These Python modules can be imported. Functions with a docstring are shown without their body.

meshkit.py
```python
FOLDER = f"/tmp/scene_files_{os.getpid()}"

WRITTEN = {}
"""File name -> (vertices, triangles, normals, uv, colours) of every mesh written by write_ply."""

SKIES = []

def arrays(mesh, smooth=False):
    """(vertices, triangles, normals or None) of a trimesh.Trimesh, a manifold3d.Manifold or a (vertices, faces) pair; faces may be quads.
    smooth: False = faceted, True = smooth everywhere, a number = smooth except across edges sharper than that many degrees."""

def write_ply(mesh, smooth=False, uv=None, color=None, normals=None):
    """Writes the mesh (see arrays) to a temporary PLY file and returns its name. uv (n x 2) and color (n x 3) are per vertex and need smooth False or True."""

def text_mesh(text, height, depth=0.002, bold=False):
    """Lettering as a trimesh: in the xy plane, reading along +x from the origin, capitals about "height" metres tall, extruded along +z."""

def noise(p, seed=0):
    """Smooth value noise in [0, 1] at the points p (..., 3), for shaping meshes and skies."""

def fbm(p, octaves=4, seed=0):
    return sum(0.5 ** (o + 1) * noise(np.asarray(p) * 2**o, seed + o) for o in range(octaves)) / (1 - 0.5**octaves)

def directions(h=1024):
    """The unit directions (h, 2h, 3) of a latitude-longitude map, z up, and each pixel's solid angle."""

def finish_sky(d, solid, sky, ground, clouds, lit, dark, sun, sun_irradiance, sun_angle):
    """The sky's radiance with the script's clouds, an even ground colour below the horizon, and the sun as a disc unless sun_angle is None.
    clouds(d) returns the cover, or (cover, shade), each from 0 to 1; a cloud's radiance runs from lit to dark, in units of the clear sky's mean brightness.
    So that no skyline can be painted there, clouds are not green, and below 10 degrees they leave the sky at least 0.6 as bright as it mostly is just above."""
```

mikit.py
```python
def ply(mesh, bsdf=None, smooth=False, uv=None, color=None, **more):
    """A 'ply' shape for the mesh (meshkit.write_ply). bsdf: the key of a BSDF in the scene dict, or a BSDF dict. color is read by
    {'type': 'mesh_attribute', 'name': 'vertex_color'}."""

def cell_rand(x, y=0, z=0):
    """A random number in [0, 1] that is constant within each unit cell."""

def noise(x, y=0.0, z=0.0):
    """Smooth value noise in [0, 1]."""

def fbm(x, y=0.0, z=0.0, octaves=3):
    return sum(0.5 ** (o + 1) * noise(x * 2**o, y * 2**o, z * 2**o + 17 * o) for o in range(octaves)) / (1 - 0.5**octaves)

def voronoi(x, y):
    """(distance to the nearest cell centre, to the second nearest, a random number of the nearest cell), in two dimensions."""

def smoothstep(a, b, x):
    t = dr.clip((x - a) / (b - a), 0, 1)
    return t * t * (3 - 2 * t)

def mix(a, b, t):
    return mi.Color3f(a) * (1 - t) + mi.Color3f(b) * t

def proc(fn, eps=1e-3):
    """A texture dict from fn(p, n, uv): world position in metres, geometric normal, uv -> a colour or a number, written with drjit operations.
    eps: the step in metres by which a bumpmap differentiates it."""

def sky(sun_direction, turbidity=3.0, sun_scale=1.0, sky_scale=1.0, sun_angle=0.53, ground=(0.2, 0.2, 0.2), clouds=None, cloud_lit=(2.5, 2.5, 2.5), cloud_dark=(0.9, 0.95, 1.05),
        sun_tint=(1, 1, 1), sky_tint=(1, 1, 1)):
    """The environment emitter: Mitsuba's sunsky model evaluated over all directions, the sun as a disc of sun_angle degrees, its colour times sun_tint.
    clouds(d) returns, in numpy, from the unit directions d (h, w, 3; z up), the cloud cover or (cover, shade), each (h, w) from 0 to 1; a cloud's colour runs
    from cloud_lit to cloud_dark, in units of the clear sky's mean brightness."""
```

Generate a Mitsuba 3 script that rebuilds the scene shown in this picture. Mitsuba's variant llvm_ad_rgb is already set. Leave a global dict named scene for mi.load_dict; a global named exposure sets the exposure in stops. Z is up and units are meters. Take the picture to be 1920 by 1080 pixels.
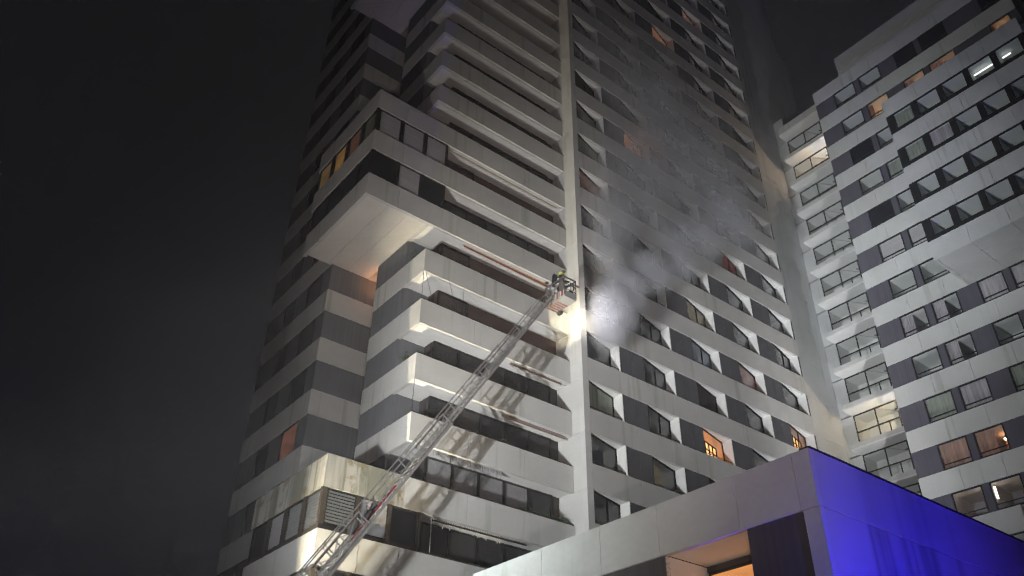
import math, random
import numpy as np, trimesh, manifold3d as m3, mitsuba as mi, drjit as dr, mikit
from mikit import noise, fbm, cell_rand, smoothstep, mix, proc, ply

random.seed(7); rng = np.random.default_rng(11)
T4 = mi.ScalarTransform4f
scene, labels = {}, {}
U, H0 = 26.5, 1.7                         # one layout unit in metres; eye height
def W(p):                                 # layout units (eye at origin) -> metres
    p = np.asarray(p, float) * U
    return p + np.array([0, 0, H0])
zb = lambda s: .7595 + .106 * s           # underside of the parapet band of storey s
BH = .0477                                # band height
zt = lambda s: zb(s) + BH

# ------------------------------------------------------------------ camera, sky, light, exposure
CR = np.array([[.78303466, -.62187082, .01155022], [.36296361, .44179132, -.82041322], [.50508825, .6466043, .57165439]])
eye = np.array([0, 0, H0])
scene['camera'] = {'type': 'perspective', 'fov': 62.01176, 'fov_axis': 'x', 'near_clip': .1, 'far_clip': 3000.,
                   'to_world': T4().look_at(origin=eye.tolist(), target=(eye + CR[2]).tolist(), up=(-CR[1]).tolist())}
exposure = 0.0
scene['sky'] = {**mikit.sky([-.6, -.7, .12], turbidity=4, sun_scale=0.0, sky_scale=.50, sky_tint=(1., 1., 1.), ground=(.02, .02, .02),
    clouds=lambda d: (np.ones(d.shape[:2]), np.clip((np.clip(d[..., 2] + .02, 0, 1) / .75) ** .42 + .07 * np.sin(7 * d[..., 0] + 3 * np.sin(5 * d[..., 1] + 4 * d[..., 2])) * np.sin(9 * d[..., 2] + 2 * d[..., 0]), 0, 1)), cloud_lit=(.76, .73, 1.10), cloud_dark=(.34, .34, .385)), 'sampling_weight': 1.5}

def spot(name, pos, target, rgb, cutoff, beam, weight=1.0):
    scene[name] = {'type': 'spot', 'intensity': {'type': 'rgb', 'value': list(map(float, rgb))}, 'cutoff_angle': float(cutoff), 'beam_width': float(beam),
                   'sampling_weight': float(weight), 'to_world': T4().look_at(origin=W(pos).tolist(), target=W(target).tolist(), up=[.1, .2, .97])}
def lamp(name, pos, rgb, weight=1.0):
    scene[name] = {'type': 'point', 'position': W(pos).tolist(), 'intensity': {'type': 'rgb', 'value': list(map(float, rgb))}, 'sampling_weight': float(weight)}
MAST = np.array([-.03, .645, .15])        # flood light mast of a fire engine, out of frame to the left
YARD, STREET = (1.32, .46, 0.), (.10, .05, 0.)  # floods in the yard behind the low building; warm light from the street below
for k, (dx, dy, dz) in enumerate([(.016, .030, 0), (-.010, -.030, .008), (0, 0, -.016)]):
    spot('mast_flood_%03d' % k, MAST + [dx, dy, dz], (.95, 1.033, .50), np.array([.97, 1.0, .99]) * 315, 24, 8, 6)
spot('mast_flood_centre', MAST + [0, 0, .005], (1.5, 1.0, 1.2), np.array([.98, 1.0, 1.01]) * 2200, 24, 6, 14)
spot('mast_flood_right', MAST, (1.712, .75, 1.27), np.array([.90, .98, 1.05]) * 5100, 13, 2, 8)
spot('mast_flood_far', MAST, (1.712, .60, 1.45), np.array([.94, 1.0, .98]) * 1080, 22, 5, 4)
spot('mast_flood_high', MAST, (.88, 1.033, 1.15), np.array([1.02, .97, .93]) * 800, 26, 6, 10)
spot('mast_flood_left', MAST, (.56, 1.33, .54), np.array([1.0, 1.0, 1.02]) * 400, 13, 3, 2)
spot('mast_flood_bay', MAST, (.55, 1.12, .97), np.array([1.0, .95, .87]) * 130, 14, 5, 2)
spot('mast_flood_wide', MAST, (1.1, .95, .62), np.array([.98, 1.0, 1.0]) * 640, 36, 10, 10)
spot('mast_flood_podium', MAST, (.574, .72, .26), np.array([.96, 1.03, 1.0]) * 300, 17, 3, 2.5)
spot('street_light', STREET, (.80, 1.033, .90), np.array([1.12, .92, .84]) * 640, 30, 8, 8)
spot('yard_flood', YARD, (1.45, 1.0, 1.35), np.array([.98, 1.0, 1.02]) * 480, 30, 10, 5)
spot('yard_flood_right', YARD, (1.74, 1.03, 1.1), np.array([.97, 1.0, 1.02]) * 1900, 12.5, 4, 5)
spot('yard_flood_low', YARD, (1.72, 1.0, 1.2), np.array([.97, 1.0, 1.02]) * 460, 24, 8, 4)
spot('ladder_foot_flood', (.370, .988, .088), (.622, 1.026, .61), np.array([1.0, .86, .57]) * 1900, 15, 8, 6)
spot('basket_flood', (.8712, .966, .8440), (.9485, 1.022, .893), np.array([1.0, .86, .58]) * 84, 31, 10, 5)
spot('basket_hose_light', (.874, .928, .872), (1.015, .968, .918), np.array([1.0, .94, .95]) * 54, 46, 14, 12)
spot('blue_washer', (.556, .250, -.05), (.66, .349, .22), np.array([.055, .032, 1.0]) * 690, 26, 12, 5)
spot('blue_washer_right', (.800, .230, -.05), (.84, .349, .24), np.array([.09, .04, 1.0]) * 150, 21, 8, 4)
lamp('recess_lamp', (.640, 1.231, .958), np.array([1.0, .42, .16]) * 2.6, 3)
lamp('stack_lamp_upper', (1.858, .880, 1.800), np.array([1.0, .72, .48]) * 13, 3)
lamp('stack_lamp_lower', (1.858, .870, .950), np.array([1.0, .76, .46]) * 17, 3)

# ------------------------------------------------------------------ materials
def bs(name, d):
    scene[name] = d
    return name
def rgb(v): return {'type': 'rgb', 'value': list(v)}
def matte(name, col, rough=.8, spec=.25):
    return bs(name, {'type': 'twosided', 'b': {'type': 'principled', 'base_color': rgb(col) if not callable(col) else proc(col), 'roughness': rough, 'specular': spec}})
def diff(name, col):
    return bs(name, {'type': 'twosided', 'b': {'type': 'diffuse', 'reflectance': rgb(col) if not callable(col) else proc(col)}})
def conc(base, amt, dirt):
    def f(p, n, uv):
        a = p.x + p.y
        big = fbm(a * .35, p.z * .45, p.x * .3, 3)
        streak = fbm(a * 3.1, p.z * .16, 5.0, 3)
        fine = noise(p.x * 9, p.y * 9, p.z * 9)
        run = smoothstep(.58, .82, streak) * smoothstep(.35, .7, noise(a * .8, p.z * .1, 2.))
        tone = cell_rand(a * .36 + 100.3, p.z * .356 + 50.7)
        k = 1 + amt * (big - .5) + .05 * (fine - .5) + .055 * (tone - .5) - dirt * run
        return mi.Color3f(base) * k * mix((1, 1, 1), (.97, 1.0, .95), run)
    return f
diff('white_concrete', conc((.52, .52, .505), .20, .16))
diff('tower_concrete', conc((.50, .49, .475), .22, .14))
def sooty(p, n, uv):
    q = dr.sqrt(dr.square((p.x - 26.4) / 1.5) + dr.square((p.z - 27.6) / 2.6)) + .7 * (fbm(p.x * .9, p.z * .7, 3., 4) - .5)
    return conc((.50, .49, .475), .22, .14)(p, n, uv) * (1 - .88 * smoothstep(1.25, .35, q))
diff('sooty_concrete', sooty)
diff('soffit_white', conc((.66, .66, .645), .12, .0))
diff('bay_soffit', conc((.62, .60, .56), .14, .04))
diff('end_wall_concrete', conc((.50, .51, .51), .20, .16))
diff('podium_concrete', conc((.46, .485, .47), .12, .08))
def dirty(p, n, uv):
    a = p.x + p.y
    s1 = fbm(a * 2.3, p.z * .22, 1., 4); s2 = fbm(a * 5., p.z * .5, 7., 3); sp = fbm(a * 3.5, p.z * 3.5, p.x, 4)
    wet = smoothstep(.42, .72, s1)
    c = mix((.42, .41, .375), (.20, .20, .165), wet * .9)
    c = mix(c, (.25, .20, .12), smoothstep(.52, .70, sp) * .8)
    return mix(c, (.14, .155, .11), smoothstep(.55, .75, s2) * .6)
diff('weathered_concrete', dirty)
def ribs(base):
    def f(p, n, uv):
        a = p.x + p.y
        return mi.Color3f(base) * (1 + .16 * (noise(a * 14., p.z * .12, 3.) - .5) + .22 * (fbm(a * 1.4, p.z * .4, 8.) - .5))
    return f
diff('grey_panel_mat', ribs((.150, .155, .168)))
diff('dark_panel_mat', ribs((.098, .098, .108)))
diff('violet_panel_mat', ribs((.100, .096, .115)))
diff('podium_dark_panel', ribs((.085, .083, .088)))
matte('frame_dark', (.022, .022, .022), .5)
diff('frame_black', (.012, .012, .013))
matte('frame_brown', (.05, .042, .036), .6)
diff('dull_glass', ribs((.085, .087, .092)))
matte('frame_dull', (.055, .055, .057), .7)
matte('dark_glass', (.018, .020, .023), .06, .6)
def brownwall(p, n, uv): return mix((.150, .098, .086), (.105, .072, .064), fbm(p.x * 1.2, p.z * 2.0, p.y * .7))
diff('brown_wall', brownwall)
diff('dim_wall', ribs((.06, .055, .055)))
diff('blind_pale', lambda p, n, uv: mi.Color3f(.44, .43, .43) * (1 - .10 * (noise(p.x * .3, p.y * .3, p.z * 22.) > .5)))
diff('blind_grey', lambda p, n, uv: mi.Color3f(.30, .30, .31) * (1 + .3 * (fbm(p.x * .8, p.y * .8, p.z * .8) - .5)))
diff('louvre_mat', (.36, .37, .36))
def curtain(base):
    def f(p, n, uv):
        a = p.x + p.y
        return mi.Color3f(base) * (.72 + .5 * noise(a * 11., p.z * .25, 1.))
    return f
diff('curtain_pale', curtain((.42, .40, .42)))
diff('curtain_green', curtain((.30, .33, .28)))
diff('curtain_red', curtain((.30, .075, .06)))
diff('room_white', (.60, .62, .60))
diff('room_dim', (.30, .29, .28))
diff('room_warm', (.52, .44, .36))
diff('room_brown', (.20, .11, .06))
bs('curtain_thin', {'type': 'principledthin', 'base_color': proc(curtain((.55, .42, .36))), 'roughness': .9, 'diff_trans': 1.0})
diff('metal_grey', (.34, .33, .33))
matte('ladder_metal', (.17, .165, .16), .5, .35)
matte('ladder_dark', (.07, .065, .065), .5)
matte('hose_red', (.20, .022, .03), .6)
matte('awning_red', (.40, .12, .075), .85)
matte('awning_cream', (.62, .58, .50), .85)
matte('awning_rose', (.25, .195, .185), .85)
matte('black_cloth', (.014, .014, .016), .85)
matte('lime_helmet', (.55, .72, .10), .35, .5)
matte('skin', (.42, .27, .20), .6)
matte('reflective_stripe', (.75, .75, .62), .4)
matte('basket_white', (.34, .34, .33), .5)
matte('basket_red', (.20, .07, .05), .6)
matte('leaf', (.05, .085, .035), .8)
matte('pot', (.20, .11, .075), .85)
matte('roof_felt', (.05, .05, .052), .95)
diff('asphalt', lambda p, n, uv: mi.Color3f(.05, .05, .052) * (.8 + .4 * fbm(p.x * .5, p.y * .5, 1.)))
scene['pane_clear'] = {'type': 'thindielectric', 'int_ior': 1.5}
def emit(fn_or_rgb, k=1.0, w=.15):
    r = {'type': 'rgb', 'value': [float(c * k) for c in fn_or_rgb]} if not callable(fn_or_rgb) else proc(fn_or_rgb)
    return {'type': 'area', 'radiance': r, 'sampling_weight': w}

# ------------------------------------------------------------------ mesh helpers (layout units)
class MB:
    def __init__(s): s.v, s.f = [], []
    def raw(s, v, f):
        n = sum(len(a) for a in s.v)
        s.v.append(np.asarray(v, float)); s.f.append(np.asarray(f, int) + n); return s
    def box(s, x0, x1, y0, y1, z0, z1):
        x0, x1 = sorted((x0, x1)); y0, y1 = sorted((y0, y1)); z0, z1 = sorted((z0, z1))
        v = [(x, y, z) for x in (x0, x1) for y in (y0, y1) for z in (z0, z1)]
        q = [(0, 1, 3, 2), (4, 6, 7, 5), (0, 4, 5, 1), (2, 3, 7, 6), (0, 2, 6, 4), (1, 5, 7, 3)]
        return s.raw(v, [t for a, b, c, d in q for t in ((a, b, c), (a, c, d))])
    def quad(s, a, b, c, d): return s.raw([a, b, c, d], [(0, 1, 2), (0, 2, 3)])
    def prism(s, poly, z0, z1):          # plan polygon, anticlockwise
        n = len(poly)
        v = [(x, y, z0) for x, y in poly] + [(x, y, z1) for x, y in poly]
        f = [(i, (i + 1) % n, n + (i + 1) % n) for i in range(n)] + [(i, n + (i + 1) % n, n + i) for i in range(n)]
        f += [(0, i + 1, i) for i in range(1, n - 1)] + [(n, n + i, n + i + 1) for i in range(1, n - 1)]
        return s.raw(v, f)
    def bar(s, a, b, r, sides=4, up=(0, 0, 1)):
        a, b = np.asarray(a, float), np.asarray(b, float); d = b - a; d /= np.linalg.norm(d) + 1e-12
        w = np.cross(d, up)
        if np.linalg.norm(w) < 1e-3: w = np.cross(d, (1, 0, 0))
        w /= np.linalg.norm(w); n = np.cross(w, d)
        an = (np.arange(sides) + .5) * 2 * np.pi / sides; k = 1 / math.cos(math.pi / sides)
        ring = (np.cos(an)[:, None] * w + np.sin(an)[:, None] * n) * r * k
        v = np.vstack([a + ring, b + ring]); f = []
        for i in range(sides):
            j = (i + 1) % sides; f += [(i, j, sides + j), (i, sides + j, sides + i)]
        f += [(0, i + 1, i) for i in range(1, sides - 1)] + [(sides, sides + i, sides + i + 1) for i in range(1, sides - 1)]
        return s.raw(v, f)
    def mesh(s, metres=False):
        v, f = np.vstack(s.v), np.vstack(s.f)
        return trimesh.Trimesh(v if metres else W(v), f, process=False)
def key(k):
    if k not in scene and k not in labels: return k
    n = used.get(k, 0) + 1
    while '%s_%03d' % (k, n) in scene or '%s_%03d' % (k, n) in labels: n += 1
    used[k] = n
    return '%s_%03d' % (k, n)
used = {}
def part(parent, name, mb, mat, label=None, smooth=False, kind=None, metres=False, **more):
    k = key(parent + '__' + name if parent else name)
    m = mb.mesh(metres) if isinstance(mb, MB) else mb
    if 'emitter' in more and len(m.vertices) == 4: more['uv'] = np.array([[0, 0], [1, 0], [1, 1], [0, 1]], float)
    scene[k] = ply(m, mat, smooth=smooth, **more)
    if label or kind: labels[k] = {**({'label': label} if label else {}), **({'kind': kind} if kind else {})}
    return k
def thing(name, label, cat, group=None):
    k = key(name); labels[k] = {'label': label, 'category': cat}
    if group: labels[k]['group'] = group
    return k
def b6(*a): return MB().box(*a)
G = .0003                                  # half of a joint (1.3 cm)
EPS = .0001

def each(parent, name, boxes, mat):
    for q in boxes: part(parent, name, MB().box(*q), mat)
# ------------------------------------------------------------------ ground and haze-free surroundings
g = MB().quad((-1.6, -1.6, -H0 / U), (3.3, -1.6, -H0 / U), (3.3, 3.3, -H0 / U), (-1.6, 3.3, -H0 / U))
scene['ground'] = ply(g.mesh(), 'asphalt'); labels['ground'] = {'label': 'dark asphalt ground around the buildings', 'kind': 'structure'}
ZG = -H0 / U

# ================================================================== HIGH RISE TOWER
TW = thing('high_rise_tower', 'tall dark tower with white balcony bands and smoke drifting up its right facade', 'building')
SB, ST = -5, 16                            # storeys built in detail
ZTOP = zb(23)
core = MB()
core.box(.6672, 2.056, 1.0812, 1.8, ZG, zb(16.6)); core.box(.6672, 2.012, 1.0812, 1.8, zb(16.6) + .001, ZTOP)                 # behind the balconies
core.box(.9637, 1.6895, 1.0320, 1.0810, ZG, ZTOP)             # behind the loggias
core.box(.6195, .667, 1.1065, 1.2045, ZG, ZTOP)               # notch block
core.box(.5465, .667, 1.2612, 1.5395, ZG, ZTOP)               # far left block
for lo, hi in ((2, 4), (9, 11), (-8, -3)):                     # corner bays
    core.box(.4925, .6080, 1.0420, 1.2605, max(zb(lo) + .006, ZG), zb(hi) + .040)
part(TW, 'core', core, 'dim_wall')

def window_x(par, x0, x1, y, z0, z1, pane='dark_glass', frame='frame_dark', fw=.0022, depth=.004, em=None, rail=None, proud=.0005):
    """A framed window in a wall that faces -Y; sub-part pane."""
    m = MB()
    m.box(x0, x0 + fw, y - proud, y + depth, z0, z1); m.box(x1 - fw, x1, y - proud, y + depth, z0, z1)
    m.box(x0 + fw, x1 - fw, y - proud, y + depth, z0, z0 + fw); m.box(x0 + fw, x1 - fw, y - proud, y + depth, z1 - fw, z1)
    if rail: m.box(x0 + fw, x1 - fw, y, y + depth, z0 + rail - fw * .4, z0 + rail + fw * .4)
    k = part(par, 'window', m, frame)
    q = MB().quad((x0 + fw, y + depth * .5, z0 + fw), (x1 - fw, y + depth * .5, z0 + fw), (x1 - fw, y + depth * .5, z1 - fw), (x0 + fw, y + depth * .5, z1 - fw))
    part(k, 'pane', q, pane, **({'emitter': em} if em else {}))
    return k
def window_y(par, y0, y1, x, z0, z1, pane='dark_glass', frame='frame_dark', fw=.0022, depth=.004, em=None, rail=None, proud=.0005):
    """The same in a wall that faces -X (y0 < y1)."""
    m = MB()
    m.box(x - proud, x + depth, y0, y0 + fw, z0, z1); m.box(x - proud, x + depth, y1 - fw, y1, z0, z1)
    m.box(x - proud, x + depth, y0 + fw, y1 - fw, z0, z0 + fw); m.box(x - proud, x + depth, y0 + fw, y1 - fw, z1 - fw, z1)
    if rail: m.box(x, x + depth, y0 + fw, y1 - fw, z0 + rail - fw * .4, z0 + rail + fw * .4)
    k = part(par, 'window', m, frame)
    xx = x + depth * .5
    q = MB().quad((xx, y1 - fw, z0 + fw), (xx, y0 + fw, z0 + fw), (xx, y0 + fw, z1 - fw), (xx, y1 - fw, z1 - fw))
    part(k, 'pane', q, pane, **({'emitter': em} if em else {}))
    return k

# ---- right facade: bands, ribbed panels and wedge loggias
COLS = [(.9635, 1.0480), (1.1185, 1.2045), (1.2770, 1.3640), (1.4350, 1.5200), (1.5920, 1.6800)]
JX = [.9635, 1.0830, 1.2405, 1.3995, 1.5560, 1.6900]
def warm(r, g, b, amt=.5, f=1.0):
    def fn(p, n, uv):
        k = 1 - amt + 2 * amt * fbm(p.x * 1.3 * f, p.y * 1.3 * f, p.z * 1.1 * f, 2)
        return mi.Color3f(r, g, b) * k
    return fn
LIT = {(2, -1): emit(warm(.48, .165, .045, .5, 1.4)), (3, 1): emit((.055, .018, .010)), (4, 0): emit(warm(.14, .05, .016, .7, 1.6)), (2, 2): emit((.038, .030, .010)),
       (1, 6): emit((.20, .075, .030)), (2, 11): emit((.14, .058, .026)), (3, 13): emit((.075, .034, .022)), (0, 4): emit((.030, .012, .008)), (2, 1): emit((.010, .016, .026)), (4, 6): emit((.022, .010, .008))}
for s in range(SB, ST + 1):
    z0, z1 = zb(s), zt(s)
    for a, b in zip(JX[:-1], JX[1:]):
        part(TW, 'parapet_panel', b6(a + G, b - G, 1.0, 1.0060, z0, z1), 'sooty_concrete' if s in (1, 2, 3) and a < 1.2 else 'tower_concrete', **({'label': 'soot-blackened parapet panel above the burning flat'} if s == 2 and a < 1 else {}))
    if s == ST: continue
    zo, zc = z1, zb(s + 1)
    m = MB()
    m.box(.9637, 1.6895, 1.0062, 1.0318, zc + .0004, zc + .0060)
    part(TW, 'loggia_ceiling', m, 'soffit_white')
    for c, (x0, x1) in enumerate(COLS):
        nx = COLS[c + 1][0] if c < 4 else 1.690
        cut = (x1 + (nx - x1) * .52)
        each(TW, 'ribbed_panel', [(x1 + .0022, cut - .0003, 1.0016, 1.0060, zo, zc), (cut + .0003, nx, 1.0016, 1.0060, zo, zc)], 'dark_panel_mat')
        lg = MB().box(x1, x1 + .0020, 1.0, 1.0250, zo, zc)                      # white right reveal
        lg.prism([(x0, 1.0062), (x1, 1.0062), (x1, 1.0240), (x0, 1.0062 + .0006)], zo - .012, zo - .010)
        lk = part(TW, 'loggia_reveal', lg, 'soffit_white')
        # oblique window wall from the front left to the back right
        A, B = np.array([x0, 1.0030]), np.array([x1 - EPS, 1.0240]); d = B - A
        def pt(t, z, off=0.): q = A + d * t; return (q[0], q[1] + off, z)
        fr = MB()
        for t in ((.01, .52, .99) if rng.random() < .4 else (.01, .99)): fr.bar(pt(t, zo - .010), pt(t, zc), .0008)
        for zz in (zo + .0008, zc - .0010): fr.bar(pt(0, zz), pt(1, zz), .0009)
        wk = part(TW, 'loggia_window', fr, 'frame_black')
        q = MB().quad(pt(0, zo - .010, .0010), pt(1, zo - .010, .0010), pt(1, zc, .0010), pt(0, zc, .0010))
        if (c, s) in ((2, -1), (4, 0)):
            lw = MB()
            for t in (.03, .22, .40, .58): lw.bar(pt(t, zo - .010, -.0010), pt(t, zo + .030 if t else zc, -.0010), .0009)
            lw.bar(pt(.03, zo + .030, -.0010), pt(.58, zo + .030, -.0010), .0009).bar(pt(.03, zo + .014, -.0010), pt(.58, zo + .014, -.0010), .0007)
            part(wk, 'glazing_bar', lw, 'frame_black')
            part(wk, 'lit_sash', MB().quad(pt(.03, zo - .010, .0004), pt(.58, zo - .010, .0004), pt(.58, zo + .030, .0004), pt(.03, zo + .030, .0004)), 'dark_glass', emitter=emit(warm(1.5, .72, .24, .75, 3.2)))
        em = LIT.get((c, s)); r = random.random()
        mat = 'curtain_red' if (c, s) == (3, 4) else 'dark_glass' if em or r < .80 else 'dim_wall' if r < .93 else 'curtain_green' if r > .97 else 'blind_grey' if s > 4 else 'dim_wall'
        part(wk, 'pane', q, mat, **({'emitter': em} if em else {}))
        rl = MB().bar((x0, 1.0032, zo + .0055), (x1, 1.0032, zo + .0055), .0005).bar((x0, 1.0032, zo + .0022), (x1, 1.0032, zo + .0022), .0004)
        for xx in np.linspace(x0 + .002, x1 - .002, 3): rl.bar((xx, 1.0032, zo), (xx, 1.0032, zo + .0055), .0004)
        part(TW, 'loggia_railing', rl, 'frame_dark')
# end wall right of the loggias
for s in range(-8, 23):
    part(TW, 'end_wall_panel', b6(1.6902, (2.058 if s < 16 else 2.015), 1.0300, 1.0360, zb(s) + .027 + G, zb(s + 1) + .027 - G), 'end_wall_concrete')
part(TW, 'end_wall_fill', MB().box(1.6902, 2.057, 1.0362, 1.0808, ZG, zb(16.25)).box(1.6902, 2.0145, 1.0362, 1.0808, zb(16.25) + .0002, zb(22.9)), 'dim_wall')
# the pale corner pier between the two facades
for s in range(-6, ST + 3):
    part(TW, 'corner_pier_panel', b6(.9485, .9630, 1.0, 1.1062, zb(s) + G * .8, zb(s + 1) - G * .8), 'white_concrete')

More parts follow.
